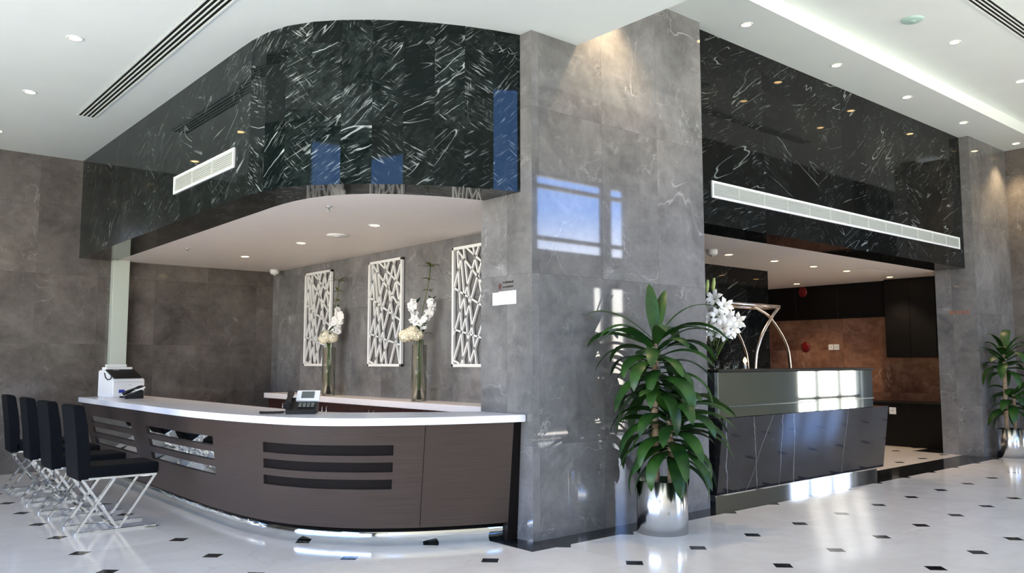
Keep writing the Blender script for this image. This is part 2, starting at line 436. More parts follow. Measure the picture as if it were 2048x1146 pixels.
# ---- reception header: flat vertical marble strips following a curve
FO = resample([(2.935, 7.35), (2.95, 6.95), (3.02, 6.62), (3.15, 6.37), (3.34, 6.15), (3.57, 5.95), (3.83, 5.77), (4.10, 5.63), (4.39, 5.51), (4.72, 5.415)], 11)
nst = 19
outer = [(2.935, YB-(YB-7.35)*i/nst) for i in range(nst)]+FO
inn = [(3.42, YB-(YB-7.35)*i/nst) for i in range(nst)]+resample([(3.36, 7.5), (3.38, 7.1), (3.47, 6.72), (3.62, 6.47), (3.81, 6.28), (4.16, 6.08), (4.45, 5.98), (4.72, 5.93)], 11)
for i in range(nst): inn[i] = (3.42-.06*i/nst, inn[i][1])
bm = new_bm(); uv = bm.loops.layers.uv.active
for i in range(len(outer)-1):
    a, b = outer[i], outer[i+1]; c, d = inn[i], inn[i+1]
    f = bm.faces.new([bm.verts.new((*a, ZS)), bm.verts.new((*b, ZS)), bm.verts.new((*b, ZL+.02)), bm.verts.new((*a, ZL+.02))])
    for l, q in zip(f.loops, ((i*.3, ZS), (i*.3+.3, ZS), (i*.3+.3, ZL), (i*.3, ZL))): l[uv].uv = q
    f = bm.faces.new([bm.verts.new((*a, ZS)), bm.verts.new((*c, ZS)), bm.verts.new((*d, ZS)), bm.verts.new((*b, ZS))])
    for l, q in zip(f.loops, ((i*.3, 9.0), (i*.3, 9.46), (i*.3+.3, 9.46), (i*.3+.3, 9.0))): l[uv].uv = q
    f = bm.faces.new([bm.verts.new((*c, ZS)), bm.verts.new((*c, ZL)), bm.verts.new((*d, ZL)), bm.verts.new((*d, ZS))])
struct('wall_reception_header', bm, M_blk, uv=None, normals=False)
bm = new_bm(); prism(bm, [(x+.002, y+.002) for x, y in inn]+[(5.9, 5.97), (5.9, YB)], ZS, ZS+.12); struct('ceiling', bm, M_soff)

# pale cable trunking on the back wall, low dark green panel
bm = new_bm(); box(bm, 3.365, 3.585, 12.88, YB, 0, ZS, .004, 1); struct('trim_1', bm, M_pale)
bm = new_bm(); box(bm, -3.0, 1.98, YB-.03, YB, 0, .70); struct('green_panel_left', bm, varied('dark green gloss', (.012, .034, .027), .12, .3, 4.0))

# ---- window wall behind the viewer (the lobby's daylight)
bm = new_bm()
for x0, x1, z0, z1 in ((XL, -3.3, 0, 6.99), (-3.3, -1.45, 0, 4.3), (-3.3, -1.45, 5.7, 6.99), (-1.45, 4.65, 0, 6.99), (4.65, 6.0, 0, 3.66), (4.65, 6.0, 6.5, 6.99), (6.0, 8.0, 0, 6.99),
                       (8.0, 13.55, 3.1, 3.66), (8.0, 13.55, 5.26, 6.99), (13.55, 19.9, 0, 6.99), (19.9, 23.3, 2.6, 6.99), (23.3, XR, 0, 6.99)):
    box(bm, x0, x1, YW-.25, YW, z0, z1)
struct('wall_window_side', bm, M_plaster)
def window(n, x0, x1, z0, z1, vs, hs, side=False):
    bm = new_bm()
    def bx(a, b, d0, d1, c, d):
        if side: box(bm, XL-.2+d0, XL-.2+d1, a, b, c, d)
        else: box(bm, a, b, YW-.18+d0, YW-.18+d1, c, d)
    bx(x0, x1, 0, .12, z0, z0+.06); bx(x0, x1, 0, .12, z1-.06, z1)
    for v in [x0+.04, x1-.04]+vs:
        w = .035 if not isinstance(v, tuple) else v[1]; v = v if not isinstance(v, tuple) else v[0]
        bx(v-w, v+w, 0, .12, z0, z1)
    for h in hs: bx(x0, x1, .01, .11, h-.04, h+.04)
    struct('window_%d' % n, bm, M_frame)
window(1, 8.0, 13.55, 3.66, 5.26, [8.9, 10.85, (12.9, .13)], [3.95, 5.0])
window(2, 8.0, 13.55, 0, 3.1, [8.9, 10.85, (12.9, .13)], [2.5])
window(3, 19.9, 23.3, 0, 2.6, [21.0, 22.2], [.5, 1.6])
window(4, -.9, 9.4, 0, 4.15, [1.1, 3.1, 5.1, 7.2], [.9, 3.2], True)
window(5, 2.0, 4.9, 4.6, 5.75, [3.4], [], True)
window(6, -3.3, -1.45, 4.3, 5.7, [], [])
window(7, 4.65, 6.0, 3.66, 6.5, [], [])
bm = new_bm(); box(bm, 9.9, 12.45, YW-.05, YW-.03, .12, 3.1); tag(obj('roller_blind', bm, M_curt), 'white roller blind drawn over the lower window behind the viewer', 'blind')

# ------------------------------------------------------------------ reception desk
T = [(2.735, 11.85), (2.735, 9.8), (2.745, 8.23), (2.80, 7.45), (2.905, 6.80), (3.07, 6.25), (3.34, 5.92), (3.67, 5.70), (4.04, 5.53), (4.45, 5.405), (4.705, 5.345)]
B = [(3.0, 11.85), (3.0, 9.8), (2.985, 8.23), (3.005, 7.5), (3.075, 6.95), (3.20, 6.53), (3.46, 6.12), (3.75, 5.86), (4.07, 5.67), (4.42, 5.515), (4.69, 5.43)]
NS = 240
Tc, Bc = resample(T, NS), resample(B, NS)
def offs(c, d):
    out = []
    for i in range(len(c)):
        a, b = c[max(0, i-1)], c[min(len(c)-1, i+1)]
        tx, ty = b[0]-a[0], b[1]-a[1]; L = math.hypot(tx, ty)
        out.append((c[i][0]-ty/L*d, c[i][1]+tx/L*d))     # inward = left of travel
    return out
Tp = offs(Tc, .035)
ZT0, ZB0 = .985, .15
def S(i, z, depth=0.0):
    k = (z-ZB0)/(ZT0-ZB0)
    a, b = Tp[i], Bc[i]
    x, y = b[0]+(a[0]-b[0])*k, b[1]+(a[1]-b[1])*k
    if depth:
        i0, i1 = max(0, i-1), min(NS, i+1)
        tx, ty = Bc[i1][0]-Bc[i0][0], Bc[i1][1]-Bc[i0][1]; L = math.hypot(tx, ty)
        x, y = x-ty/L*depth, y+tx/L*depth
    return Vector((x, y, z))
desk = thing('reception_desk', 'curved dark brown reception desk with white top and slotted front', 'reception desk')
IE = NS-3          # the wood front stops just short of the column
def idx_y(y): return min(range(NS+1), key=lambda i: abs(S(i, .65).y-y) if i < 150 else 9)
def px(P):
    d = P-Vector((0, 0, 1.5)); return 1024+f_px*d.dot(r2)/d.dot(fw)
def idx_px(u): return min(range(60, NS+1), key=lambda i: abs(px(S(i, .65))-u))
groups = [(idx_y(11.6), idx_y(9.87), .018, M_mirror), (idx_y(9.33), idx_y(7.56), .018, M_mirror), (idx_px(526), idx_px(784), .02, M_recess)]
slots = [(.745, .83), (.61, .69), (.47, .55)]
zs = [ZB0, .3]+sorted([z for s in slots for z in s])+[.9, ZT0]
bm = new_bm()
grid = {}
def gv(i, j, dep=0, own=0):
    k = (i, j, dep, own)
    if k not in grid: grid[k] = bm.verts.new(S(i, zs[j], dep))
    return grid[k]
def inslot(i, j):
    for a, b, dep, m in groups:
        if a <= i < b and any(abs(zs[j]-s[0]) < 1e-6 for s in slots): return dep
    return 0
uv = bm.loops.layers.uv.active
for i in range(IE):
    for j in range(len(zs)-1):
        if inslot(i, j): continue
        f = bm.faces.new([gv(i, j), gv(i+1, j), gv(i+1, j+1), gv(i, j+1)]); f.smooth = True
        for l, q in zip(f.loops, ((i, j), (i+1, j), (i+1, j+1), (i, j+1))): l[uv].uv = (q[0]*.04, zs[q[1]])
for a, b, dep, m in groups:            # reveals of the slots
    for s in slots:
        j = [k for k in range(len(zs)) if abs(zs[k]-s[0]) < 1e-6][0]
        for i in range(a, b):
            bm.faces.new([gv(i, j, 0, 1), gv(i, j, dep, 1), gv(i+1, j, dep, 1), gv(i+1, j, 0, 1)]); bm.faces.new([gv(i, j+1, 0, 2), gv(i+1, j+1, 0, 2), gv(i+1, j+1, dep, 2), gv(i, j+1, dep, 2)])
        for i in (a, b): bm.faces.new([gv(i, j, 0, 3), gv(i, j+1, 0, 3), gv(i, j+1, dep, 3), gv(i, j, dep, 3)])
# far end closure
for j in range(len(zs)-1):
    z0, z1 = zs[j], zs[j+1]
    bm.faces.new([gv(0, j, 0, 4), gv(0, j+1, 0, 4), bm.verts.new(S(0, z1, .5)), bm.verts.new(S(0, z0, .5))])
front = obj('front_panel', bm, M_wood, desk, uv=None, normals=False)
for a, b, dep, m in groups:
    for s in slots:
        bm = new_bm(); prev = None
        for i in range(a, b+1):
            cur = (bm.verts.new(S(i, s[0], dep-.001)), bm.verts.new(S(i, s[1], dep-.001)))
            if prev:
                f = bm.faces.new([prev[0], cur[0], cur[1], prev[1]]); f.smooth = True
            prev = cur
        o = obj('mirror_strip' if m is M_mirror else 'dark_slot', bm, m, front, normals=False)
        o['label'] = 'mirror inlay strip' if m is M_mirror else 'black recessed slot'
# seam of the two wood panels
iseam = idx_px(845)
bm = new_bm(); box(bm, 4.60, 4.715, 5.50, 5.56, 0, .98)
k = new_bm()
P0, P1 = S(IE, ZB0), S(IE, ZT0)
vs = []
for (p, z) in ((P0, 0.0), (P1, ZT0)):
    vs.append([k.verts.new((p.x, p.y+.012, z)), k.verts.new((4.714, p.y+.012, z)), k.verts.new((4.714, p.y+.3, z)), k.verts.new((p.x, p.y+.3, z))])
a, b = vs
k.faces.new(a[::-1]); k.faces.new(b)
for i in range(4): k.faces.new([a[i], a[(i+1) % 4], b[(i+1) % 4], b[i]])
bm.free(); obj('shadow_filler', k, M_recess, desk)  # dark filler, the shadow in the gap by the column put into its colour
bm = new_bm(); bar(bm, S(iseam, ZB0+.01, -.0004), S(iseam, ZT0-.01, -.0004), .005, .001, up=(-.5, -.85, 0)); obj('panel_joint', bm, M_recess, front)
# chrome plinth
Pl = offs(Bc, .05); Pi = offs(Bc, .09)
bm = new_bm(); prev = None
for i in range(IE+1):
    cur = [bm.verts.new((*Pl[i], 0)), bm.verts.new((*Pl[i], ZB0)), bm.verts.new((*Pi[i], ZB0)), bm.verts.new((*Pi[i], 0))]
    if prev:
        for q in range(4):
            f = bm.faces.new([prev[q], cur[q], cur[(q+1) % 4], prev[(q+1) % 4]]); f.smooth = q in (0,)
    else: bm.faces.new(cur)
    prev = cur
bm.faces.new(prev[::-1]); obj('plinth', bm, M_mirror, desk)
# underside of the front panel
bm = new_bm(); prev = None
for i in range(IE+1):
    cur = [bm.verts.new((*Bc[i], ZB0)), bm.verts.new((*Pi[i], ZB0))]
    if prev: bm.faces.new([prev[0], prev[1], cur[1], cur[0]])
    prev = cur
obj('underside_board', bm, M_recess, desk)
back = resample([(3.53, 11.85), (3.535, 9.7), (3.545, 7.6), (3.62, 6.85), (3.80, 6.55), (4.11, 6.33), (4.4, 6.13), (4.705, 5.955)], 60)
slab = [Tc[i] for i in range(0, NS+1, 4)]+back[::-1]
bm = new_bm(); prism(bm, slab, .99, 1.05)
ed = [e for e in bm.edges if abs(e.verts[0].co.z-e.verts[1].co.z) < 1e-6]
bmesh.ops.bevel(bm, geom=ed, offset=.004, segments=2, affect='EDGES')
obj('counter_top', bm, M_white, desk)

# ------------------------------------------------------------------ back counter under the lattice panels
cred = thing('back_counter', 'low dark wood back counter with white worktop below the lattice panels', 'counter')
bm = new_bm(); box(bm, 5.40, 5.884, 5.975, 12.20, .955, 1.03, .004, 1); obj('worktop', bm, M_white, cred)
bm = new_bm(); box(bm, 5.46, 5.884, 5.98, 12.12, .08, .954); body = obj('body', bm, M_wood2, cred)
for i in range(10):
    y0 = 6.0+i*.612
    bm = new_bm(); box(bm, 5.442, 5.459, y0+.004, y0+.606, .10, .94, .002, 1); d = obj('door', bm, M_wood2, cred)
    hy = y0+.55 if i % 2 == 0 else y0+.06
    bm = new_bm(); tube(bm, [(5.442, hy, .72), (5.415, hy, .73), (5.415, hy, .89), (5.442, hy, .90)], .006, 6); obj('handle', bm, M_chrome, d)['label'] = 'slim chrome bar handle'
bm = new_bm(); box(bm, 5.50, 5.88, 5.99, 12.1, 0, .08); obj('kick_board', bm, M_dark, cred)

# ------------------------------------------------------------------ lattice wall panels
LINES = [((.31, .0), (.97, .25)), ((.08, 0), (.97, .46)), ((.0, .33), (.98, .58)), ((.0, .69), (.98, .81)), ((0, .955), (.16, .985)),
         ((.10, .0), (.26, 1)), ((.19, .08), (.42, 1)), ((.25, 0), (.57, 1)), ((.48, 0), (.98, 1)), ((.75, 0), (.99, .52)),
         ((.2, .08), (.0, .38)), ((.62, 0), (.02, .74)), ((.80, 0), (.03, .95)), ((.97, .05), (.20, 1)), ((.99, .33), (.40, 1)), ((.99, .58), (.68, 1))]
def lattice(y1, label):
    W, H, z0 = .84, 1.42, 1.437          # y1 = the end farther from the viewer (left in view)
    t = thing('lattice_panel', label, 'wall art', (5.884, y1, z0), 0, 'white lattice panels over the back counter')
    bm = new_bm()
    for (a, b, c, d) in ((0, .035, 0, H), (W-.035, W, 0, H), (0, W, 0, .035), (0, W, H-.035, H)):
        box(bm, -.05, -.012, -b, -a, c, d, .002, 1)
    obj('frame', bm, M_wmet, t)
    bm = new_bm()
    for (u0, v0), (u1, v1) in LINES:
        bar(bm, (-.036, -.02-u0*(W-.04), .02+(1-v0)*(H-.04)), (-.036, -.02-u1*(W-.04), .02+(1-v1)*(H-.04)), .021, .024, up=(1, 0, 0))
    obj('lattice', bm, M_wmet, t)
    for a in (.03, W-.03):
        for c in (.03, H-.03):
            bm = new_bm(); box(bm, -.012, -.0005, -a-.01, -a+.01, c-.01, c+.01); obj('standoff', bm, M_gmet, t)
lattice(11.787, 'white lattice panel nearest the corner of the reception walls')
lattice(9.887, 'white lattice panel between the two tall flower vases')
lattice(7.955, 'white lattice panel partly hidden behind the grey column')

# ------------------------------------------------------------------ flower vases
def blob(bm, c, r, seed, n=70, pr=.024, mat=0):
    """hydrangea head: many little four petalled florets on a ball"""
    rnd = random.Random(seed)
    for i in range(n):
        z = 1-2*(i+.5)/n; a = i*2.39996; s = math.sqrt(1-z*z)
        d = Vector((s*math.cos(a), s*math.sin(a), z)); kk = rnd.uniform(.82, 1.08); p = Vector(c)+Vector((d.x*r[0], d.y*r[0], d.z*r[1]))*kk
        t1 = d.orthogonal().normalized(); t2 = d.cross(t1); o = rnd.random()*PI
        for k in range(4):
            b = o+k*PI/2; e = t1*math.cos(b)+t2*math.sin(b); g = t1*math.cos(b+PI/2)+t2*math.sin(b+PI/2)
            vs = [bm.verts.new(p), bm.verts.new(p+e*pr*.8+g*pr*.55+d*.006), bm.verts.new(p+e*pr*1.4+d*.003), bm.verts.new(p+e*pr*.8-g*pr*.55+d*.006)]
            f = bm.faces.new(vs); f.smooth = True; f.material_index = mat
def orchid(bm, c, d, r, rnd, mat=0):
    d = Vector(d).normalized(); t1 = d.orthogonal().normalized(); t2 = d.cross(t1); o = rnd.random()*PI
    for k in range(5):
        b = o+k*2*PI/5; e = t1*math.cos(b)+t2*math.sin(b); g = t1*math.cos(b+PI/2)+t2*math.sin(b+PI/2)
        w = r*(.55 if k % 2 else .42)
        rows = []
        for s, ww, l in ((.08, .25, 0), (.45, 1, .12), (.8, .8, .1), (1.0, .15, -.02)):
            rows.append([bm.verts.new(Vector(c)+e*r*s-g*w*ww+d*r*l), bm.verts.new(Vector(c)+e*r*s+d*r*(l+.08)), bm.verts.new(Vector(c)+e*r*s+g*w*ww+d*r*l)])
        for a, b2 in zip(rows, rows[1:]):
            for q in (0, 1):
                f = bm.faces.new([a[q], a[q+1], b2[q+1], b2[q]]); f.smooth = True; f.material_index = mat
def leaf(bm, p, az, el, L, W, droop, n=9, fold=.25, roll=0.0, mat=0, tip=.75, straight=.0):
    """strap leaf: starts at p towards azimuth az / elevation el and bends down by droop radians"""
    uvl = bm.loops.layers.uv.active
    p = Vector(p); rows = []; h = Vector((math.cos(az), math.sin(az), 0)); side0 = Vector((-math.sin(az), math.cos(az), 0))
    for i in range(n+1):
        s = i/n
        a = el-droop*(max(0, s-straight)/(1-straight))**1.25
        d = h*math.cos(a)+Vector((0, 0, 1))*math.sin(a)
        nrm = h*(-math.sin(a))+Vector((0, 0, 1))*math.cos(a)
        side = (side0*math.cos(roll)+nrm*math.sin(roll)); nn = d.cross(side)*-1
        w = W*(math.sin(PI*min(1, (s*.86+.10)))**tip)*(1 if s < .97 else .15)
        rows.append((bm.verts.new(p-side*w+nn*w*fold), bm.verts.new(p), bm.verts.new(p+side*w+nn*w*fold), s))
        p = p+d*(L/n)
    for a, b in zip(rows, rows[1:]):
        for q in (0, 1):
            f = bm.faces.new([a[q], a[q+1], b[q+1], b[q]]); f.smooth = True; f.material_index = mat
            us = ((q*.5, a[3]), (q*.5+.5, a[3]), (q*.5+.5, b[3]), (q*.5, b[3]))
            for l, u in zip(f.loops, us): l[uvl].uv = u
RV = Vector((.761, -.648, 0))           # along the picture, used for how bouquets lean
FVv = Vector((.648, .761, 0))
def flower_vase(x, y, vl, fl, sprays, hyd, seed):
    z = 1.031
    v = thing('glass_vase', vl, 'vase', (x, y, z), 0, 'tall glass vases on the back counter')
    bm = new_bm(); R = .092
    lathe(bm, [(0, 0), (R, 0), (R, .67), (R-.006, .67), (R-.006, .02), (0, .02)], n=36); obj('glass_cylinder', bm, M_glass, v)
    bm = new_bm(); lathe(bm, [(0, .021), (R-.008, .021), (R-.008, .12), (R*.5, .128), (0, .125)], n=28); obj('dark_gravel', bm, M_soil, v)
    rnd = random.Random(seed)
    g = thing('flower_arrangement', fl, 'flowers', (x, y, z+.13), 0, 'white flower arrangements in the tall vases')
    bm = new_bm()
    for i in range(9):
        a = rnd.random()*6.28; r0, r1 = rnd.random()*.06, rnd.random()*.06
        tube(bm, [(r0*math.cos(a), r0*math.sin(a), 0), (r1*math.cos(a+.8), r1*math.sin(a+.8), .35+.2*rnd.random()), (r1*math.cos(a+1), r1*math.sin(a+1), .60)], .005, 5)
    obj('stem', bm, M_stem, g)
    # hydrangea heads
    bm = new_bm()
    for k, (rx, dz, rr) in enumerate(hyd):
        c = RV*rx-FVv*.06; blob(bm, (c.x, c.y, dz), (rr, rr*.82), seed+k, n=110)
    obj('hydrangea', bm, M_petal, g)
    for k, pts in enumerate(sprays):
        bm = new_bm(); wp = [RV*a-FVv*b+Vector((0, 0, c)) for a, b, c in pts]
        for i in range(len(wp)-1):
            for q in range(4):
                p = wp[i].lerp(wp[i+1], q/4)+Vector((rnd.uniform(-.03, .03), rnd.uniform(-.03, .03), rnd.uniform(-.015, .015)))
                orchid(bm, p, (-FVv.x+rnd.uniform(-.7, .7), -FVv.y+rnd.uniform(-.7, .7), rnd.uniform(-.4, .6)), .052, rnd)
        squash(bm, 0, .15, .25); s = obj('orchid_spray', bm, M_petal2, g)
        bm = new_bm(); tube(bm, [(0, 0, .55)]+wp, .004, 5); obj('spray_stem', bm, M_stem, s)
    bm = new_bm()
    st = [(0, 0, .5), (.02, -.01, .9), RV*.10+Vector((0, 0, 1.25)), RV*.13+Vector((0, 0, 1.50))]
    tube(bm, [Vector(p) for p in st], .005, 5)
    for hgt, n, L in ((1.49, 9, .17), (1.34, 4, .10), (1.2, 4, .10)):
        b = RV*(.13 if hgt > 1.4 else .11)
        for i in range(n): leaf(bm, (b.x, b.y, hgt), i*6.28/n+rnd.random(), .7-rnd.random()*.7, L*rnd.uniform(.8, 1.2), .017, .9, n=5)
    squash(bm, 0, .12, .25); obj('bamboo_stem', bm, M_leafy, g)
    bm = new_bm()
    for i in range(12): leaf(bm, (rnd.uniform(-.04, .04), rnd.uniform(-.04, .04), .60+rnd.random()*.2), rnd.random()*6.28, 1.2*rnd.random(), rnd.uniform(.12, .2), .028, .8, n=5)
    for k, pts in enumerate(sprays):
        q = RV*pts[-1][0]+Vector((0, 0, pts[-1][2]))
        for i in range(4): leaf(bm, q, rnd.random()*6.28, rnd.random(), .09, .02, .6, n=4)
    squash(bm, 0, .12, .25); obj('leaves', bm, M_leafd, g)
flower_vase(5.62, 8.31, 'tall glass vase nearer the grey column on the white back counter', 'white flowers in the tall vase nearer the grey column',
            [[(-.02, 0, .74), (-.05, .02, .88), (-.07, .03, 1.00), (-.04, 0, 1.05)], [(.03, .04, .72), (.10, .05, .88), (.15, .02, .98), (.14, 0, 1.08)]], [(-.07, .68, .09), (-.15, .65, .085), (-.02, .66, .07)], 5)
flower_vase(5.62, 10.56, 'tall glass vase near the desk phone on the white back counter', 'white flowers in the tall vase beside the corner lattice panel',
            [[(.03, .0, .76), (.09, .02, .88), (.12, .0, 1.02)], [(.08, .05, .72), (.16, .03, .86), (.17, .0, .98), (.09, 0, 1.10)]], [(-.02, .70, .09), (.06, .68, .075), (-.06, .66, .07)], 9)

# ------------------------------------------------------------------ desk phones
def phone(loc, rz, label, size=1.0, tilt=.62):
    t = thing('desk_phone', label, 'phone', loc, rz)
    s = size
    bm = new_bm(); prof = [(-.12, 0), (.10, 0), (.10, .10), (.085, .115), (-.12, .03)]
    a = [bm.verts.new((-.11*s, y*s, z*s)) for y, z in prof]; b = [bm.verts.new((.11*s, y*s, z*s)) for y, z in prof]
    bm.faces.new(a); bm.faces.new(b[::-1])
    for i in range(5): bm.faces.new([a[i], b[i], b[(i+1) % 5], a[(i+1) % 5]])
    bmesh.ops.bevel(bm, geom=bm.edges[:], offset=.006*s, segments=2, affect='EDGES'); obj('body', bm, M_plas, t)
    Mx = Matrix.Translation((.035*s, .06*s, .125*s)) @ Matrix.Rotation(tilt, 4, 'X')
    bm = new_bm(); box(bm, -.085*s, .085*s, -.06*s, .06*s, -.008*s, .008*s, .004*s, 2, Mx); sc = obj('display', bm, M_wmet, t)
    bm = new_bm(); box(bm, -.05*s, .045*s, -.035*s, .045*s, .0082*s, .0095*s, 0, 1, Mx); obj('screen', bm, M_screen, sc)
    Mk = Matrix.Translation((.03*s, -.06*s, .066*s)) @ Matrix.Rotation(.37, 4, 'X')
    bm = new_bm()
    for i in range(4):
        for j in range(3): box(bm, (-.05+i*.03)*s, (-.028+i*.03)*s, (-.04+j*.025)*s, (-.022+j*.025)*s, 0, .006*s, .002*s, 1, Mk)
    obj('keypad', bm, M_screen, t)
    bm = new_bm()
    tube(bm, [(-.095*s, -.13*s, .055*s), (-.095*s, -.09*s, .075*s), (-.095*s, 0, .115*s), (-.095*s, .07*s, .14*s), (-.095*s, .12*s, .145*s)], .02*s, 10, radii=[.024*s, .026*s, .017*s, .026*s, .022*s])
    obj('handset', bm, M_plas, t)
    bm = new_bm()
    pts = []
    for i in range(120):
        k = i/119; q = Vector((-.12*s-.17*s*k, -.10*s-.05*s*math.sin(k*3), .012*s))
        pts.append(q+Vector((0, math.cos(i*1.3)*.009*s, math.sin(i*1.3)*.009*s+.003*s)))
    tube(bm, pts, .003*s, 5); obj('coiled_cord', bm, M_plas, t)
phone((3.36, 6.78, 1.0505), math.radians(-33), 'black desk phone with light grey screen on the curved counter front', 1.18)
phone((3.16, 10.95, 1.0505), math.radians(-100), 'small black desk phone in front of the white printer', .95, .35)

# ------------------------------------------------------------------ printer
pr = thing('laser_printer', 'white printer with black sloping lid at the far end of the desk', 'printer', (3.17, 11.56, 1.0505), math.radians(11))
bm = new_bm()
prof = [(-.20, 0), (-.20, .22), (-.185, .235), (.06, .345), (.20, .345), (.20, 0)]
a = [bm.verts.new((-.21, y, z)) for y, z in prof]; b = [bm.verts.new((.21, y, z)) for y, z in prof]
bm.faces.new(a); bm.faces.new(b[::-1])
for i in range(6): bm.faces.new([a[i], b[i], b[(i+1) % 6], a[(i+1) % 6]])
bmesh.ops.bevel(bm, geom=bm.edges[:], offset=.012, segments=3, affect='EDGES'); body = obj('body', bm, M_pwhite, pr)
an = math.atan2(.11, .245)
Mx = Matrix.Translation((0, -.062, .292)) @ Matrix.Rotation(an, 4, 'X')
bm = new_bm(); box(bm, -.185, .185, -.13, .135, 0, .012, .004, 2, Mx); lid = obj('output_tray', bm, M_plas, pr); lid['label'] = 'black sloping lid'
bm = new_bm(); box(bm, -.10, -.02, .10, .115, .0121, .0135, 0, 1, Mx); obj('slot', bm, M_gmet, lid)
bm = new_bm(); box(bm, -.17, .17, .06, .19, .346, .385, .006, 2); box(bm, -.14, .14, .15, .17, .386, .42, .004, 1); obj('rear_feeder', bm, M_wmet, pr)
bm = new_bm(); box(bm, -.14, .08, -.2025, -.2005, .055, .10); obj('paper_slot', bm, M_wmet, pr)
bm = new_bm(); box(bm, -.13, -.055, -.2045, -.2026, .06, .10); obj('blue_label', bm, M_blue, pr)
bm = new_bm(); box(bm, -.2, .2, -.2025, -.2005, .196, .199); box(bm, .0, .03, -.2025, -.2005, .155, .164); obj('badge', bm, M_gmet, pr)
bm = new_bm(); tube(bm, [(-.214, -.17, .27), (-.217, -.15, .235), (-.217, -.08, .225), (-.217, -.02, .25), (-.214, .02, .31)], .007, 6); obj('cable', bm, M_plas, pr)

# ------------------------------------------------------------------ dining chairs at the desk
def make_chair(label):
    t = thing('dining_chair', label, 'chair', (2.235, 8.27, 0), 0, 'black leather chairs along the reception desk')
    bm = new_bm(); box(bm, -.30, .33, -.225, .225, .485, .585, .022, 3); obj('seat', bm, M_leather, t)
    bm = new_bm()
    prof = [(-.345, .462), (-.255, .462), (-.262, .70), (-.292, .95), (-.325, 1.115), (-.345, 1.122), (-.415, 1.122), (-.412, 1.10), (-.375, .80)]
    a = [bm.verts.new((x, -.225, z)) for x, z in prof]; b = [bm.verts.new((x, .225, z)) for x, z in prof]; n = len(prof)
    bm.faces.new(a); bm.faces.new(b[::-1])
    for i in range(n): bm.faces.new([a[i], b[i], b[(i+1) % n], a[(i+1) % n]])
    bmesh.ops.bevel(bm, geom=bm.edges[:], offset=.011, segments=2, affect='EDGES'); obj('backrest', bm, M_leather, t)
    for y in (-.205, .205):
        for nm, p, q in (('seat_rail', (-.32, .474), (.315, .474)), ('floor_rail', (-.355, .009), (.325, .009)), ('leg', (.30, .468), (.0, .016)), ('leg', (-.31, .468), (.0, .016)), ('leg', (-.045, .468), (-.345, .016))):
            bm = new_bm(); off = .006 if nm == 'leg' and p[0] < -.2 else 0
            yy = y+(off if y < 0 else -off)*2
            bar(bm, (p[0], yy, p[1]), (q[0], yy, q[1]), .022 if nm != 'leg' else .026, .013 if nm == 'leg' else .02, up=(0, 1, 0), bev=.002)
            obj(nm, bm, M_chrome, t)
    for x, z in ((.0, .012), (-.30, .474), (.30, .474)):
        bm = new_bm(); bar(bm, (x, -.2, z), (x, .2, z), .02, .012, up=(0, 0, 1)); obj('cross_bar', bm, M_chrome, t)
    return t
ch = make_chair('black leather chair with crossed chrome legs, nearest the viewer')
dup(ch, (2.225, 9.27, 0), math.radians(1), 'black leather chair directly behind the nearest chair of the row')
dup(ch, (2.235, 10.25, 0), math.radians(-2), 'third black leather chair of the row along the desk')
dup(ch, (2.22, 11.24, 0), math.radians(-2), 'black leather chair nearest the back wall, last of the row')

# ------------------------------------------------------------------ notices on the column
nt = thing('paper_sign', 'white double paper notice fixed to the side of the grey column', 'notice', (CX0-.001, 5.635, 2.06))
bm = new_bm(); box(bm, -.004, 0, -.1625, .075, -.056, .063); obj('sheet', bm, M_paper, nt)
bm = new_bm(); box(bm, -.0035, 0, .078, .1625, -.058, .056); obj('sheet', bm, M_paper, nt)
lt = thing('wall_lettering', 'small dark lettering with red emblem above the paper notice', 'sign', (CX0-.001, 5.625, 2.18))
bm = new_bm()
rnd = random.Random(3)
for row, zz in ((0, .012), (1, -.028)):
    y = .03
    while y > -.105:
        w = rnd.uniform(.006, .013); h = rnd.uniform(.012, .02)
        box(bm, -.003, 0, y-w, y, zz, zz+h); y -= w+.004
        if rnd.random() < .2: y -= .008
obj('lettering', bm, M_ink, lt)
bm = new_bm(); lathe(bm, [(0, -.0015), (.02, -.0015), (.02, .0015), (0, .0015)], M=Matrix.Translation((-.0015, .068, -.006)) @ Matrix.Rotation(PI/2, 4, 'Y'), n=24); box(bm, -.003, 0, .05, .088, -.036, -.03); obj('emblem', bm, M_inkred, lt)
ps = thing('wall_sign', 'faint copper lettering on the side of the grey pillar beyond the bar', 'sign', (14.189, 5.52, 2.28))
bm = new_bm()
for i, w in enumerate((.05, .03, .045, .03, .04, .03)): box(bm, -.004, 0, .13-i*.055-w, .13-i*.055, -.03, .03)
obj('lettering', bm, plain('copper lettering', (.30, .16, .11), .4, .3), ps)

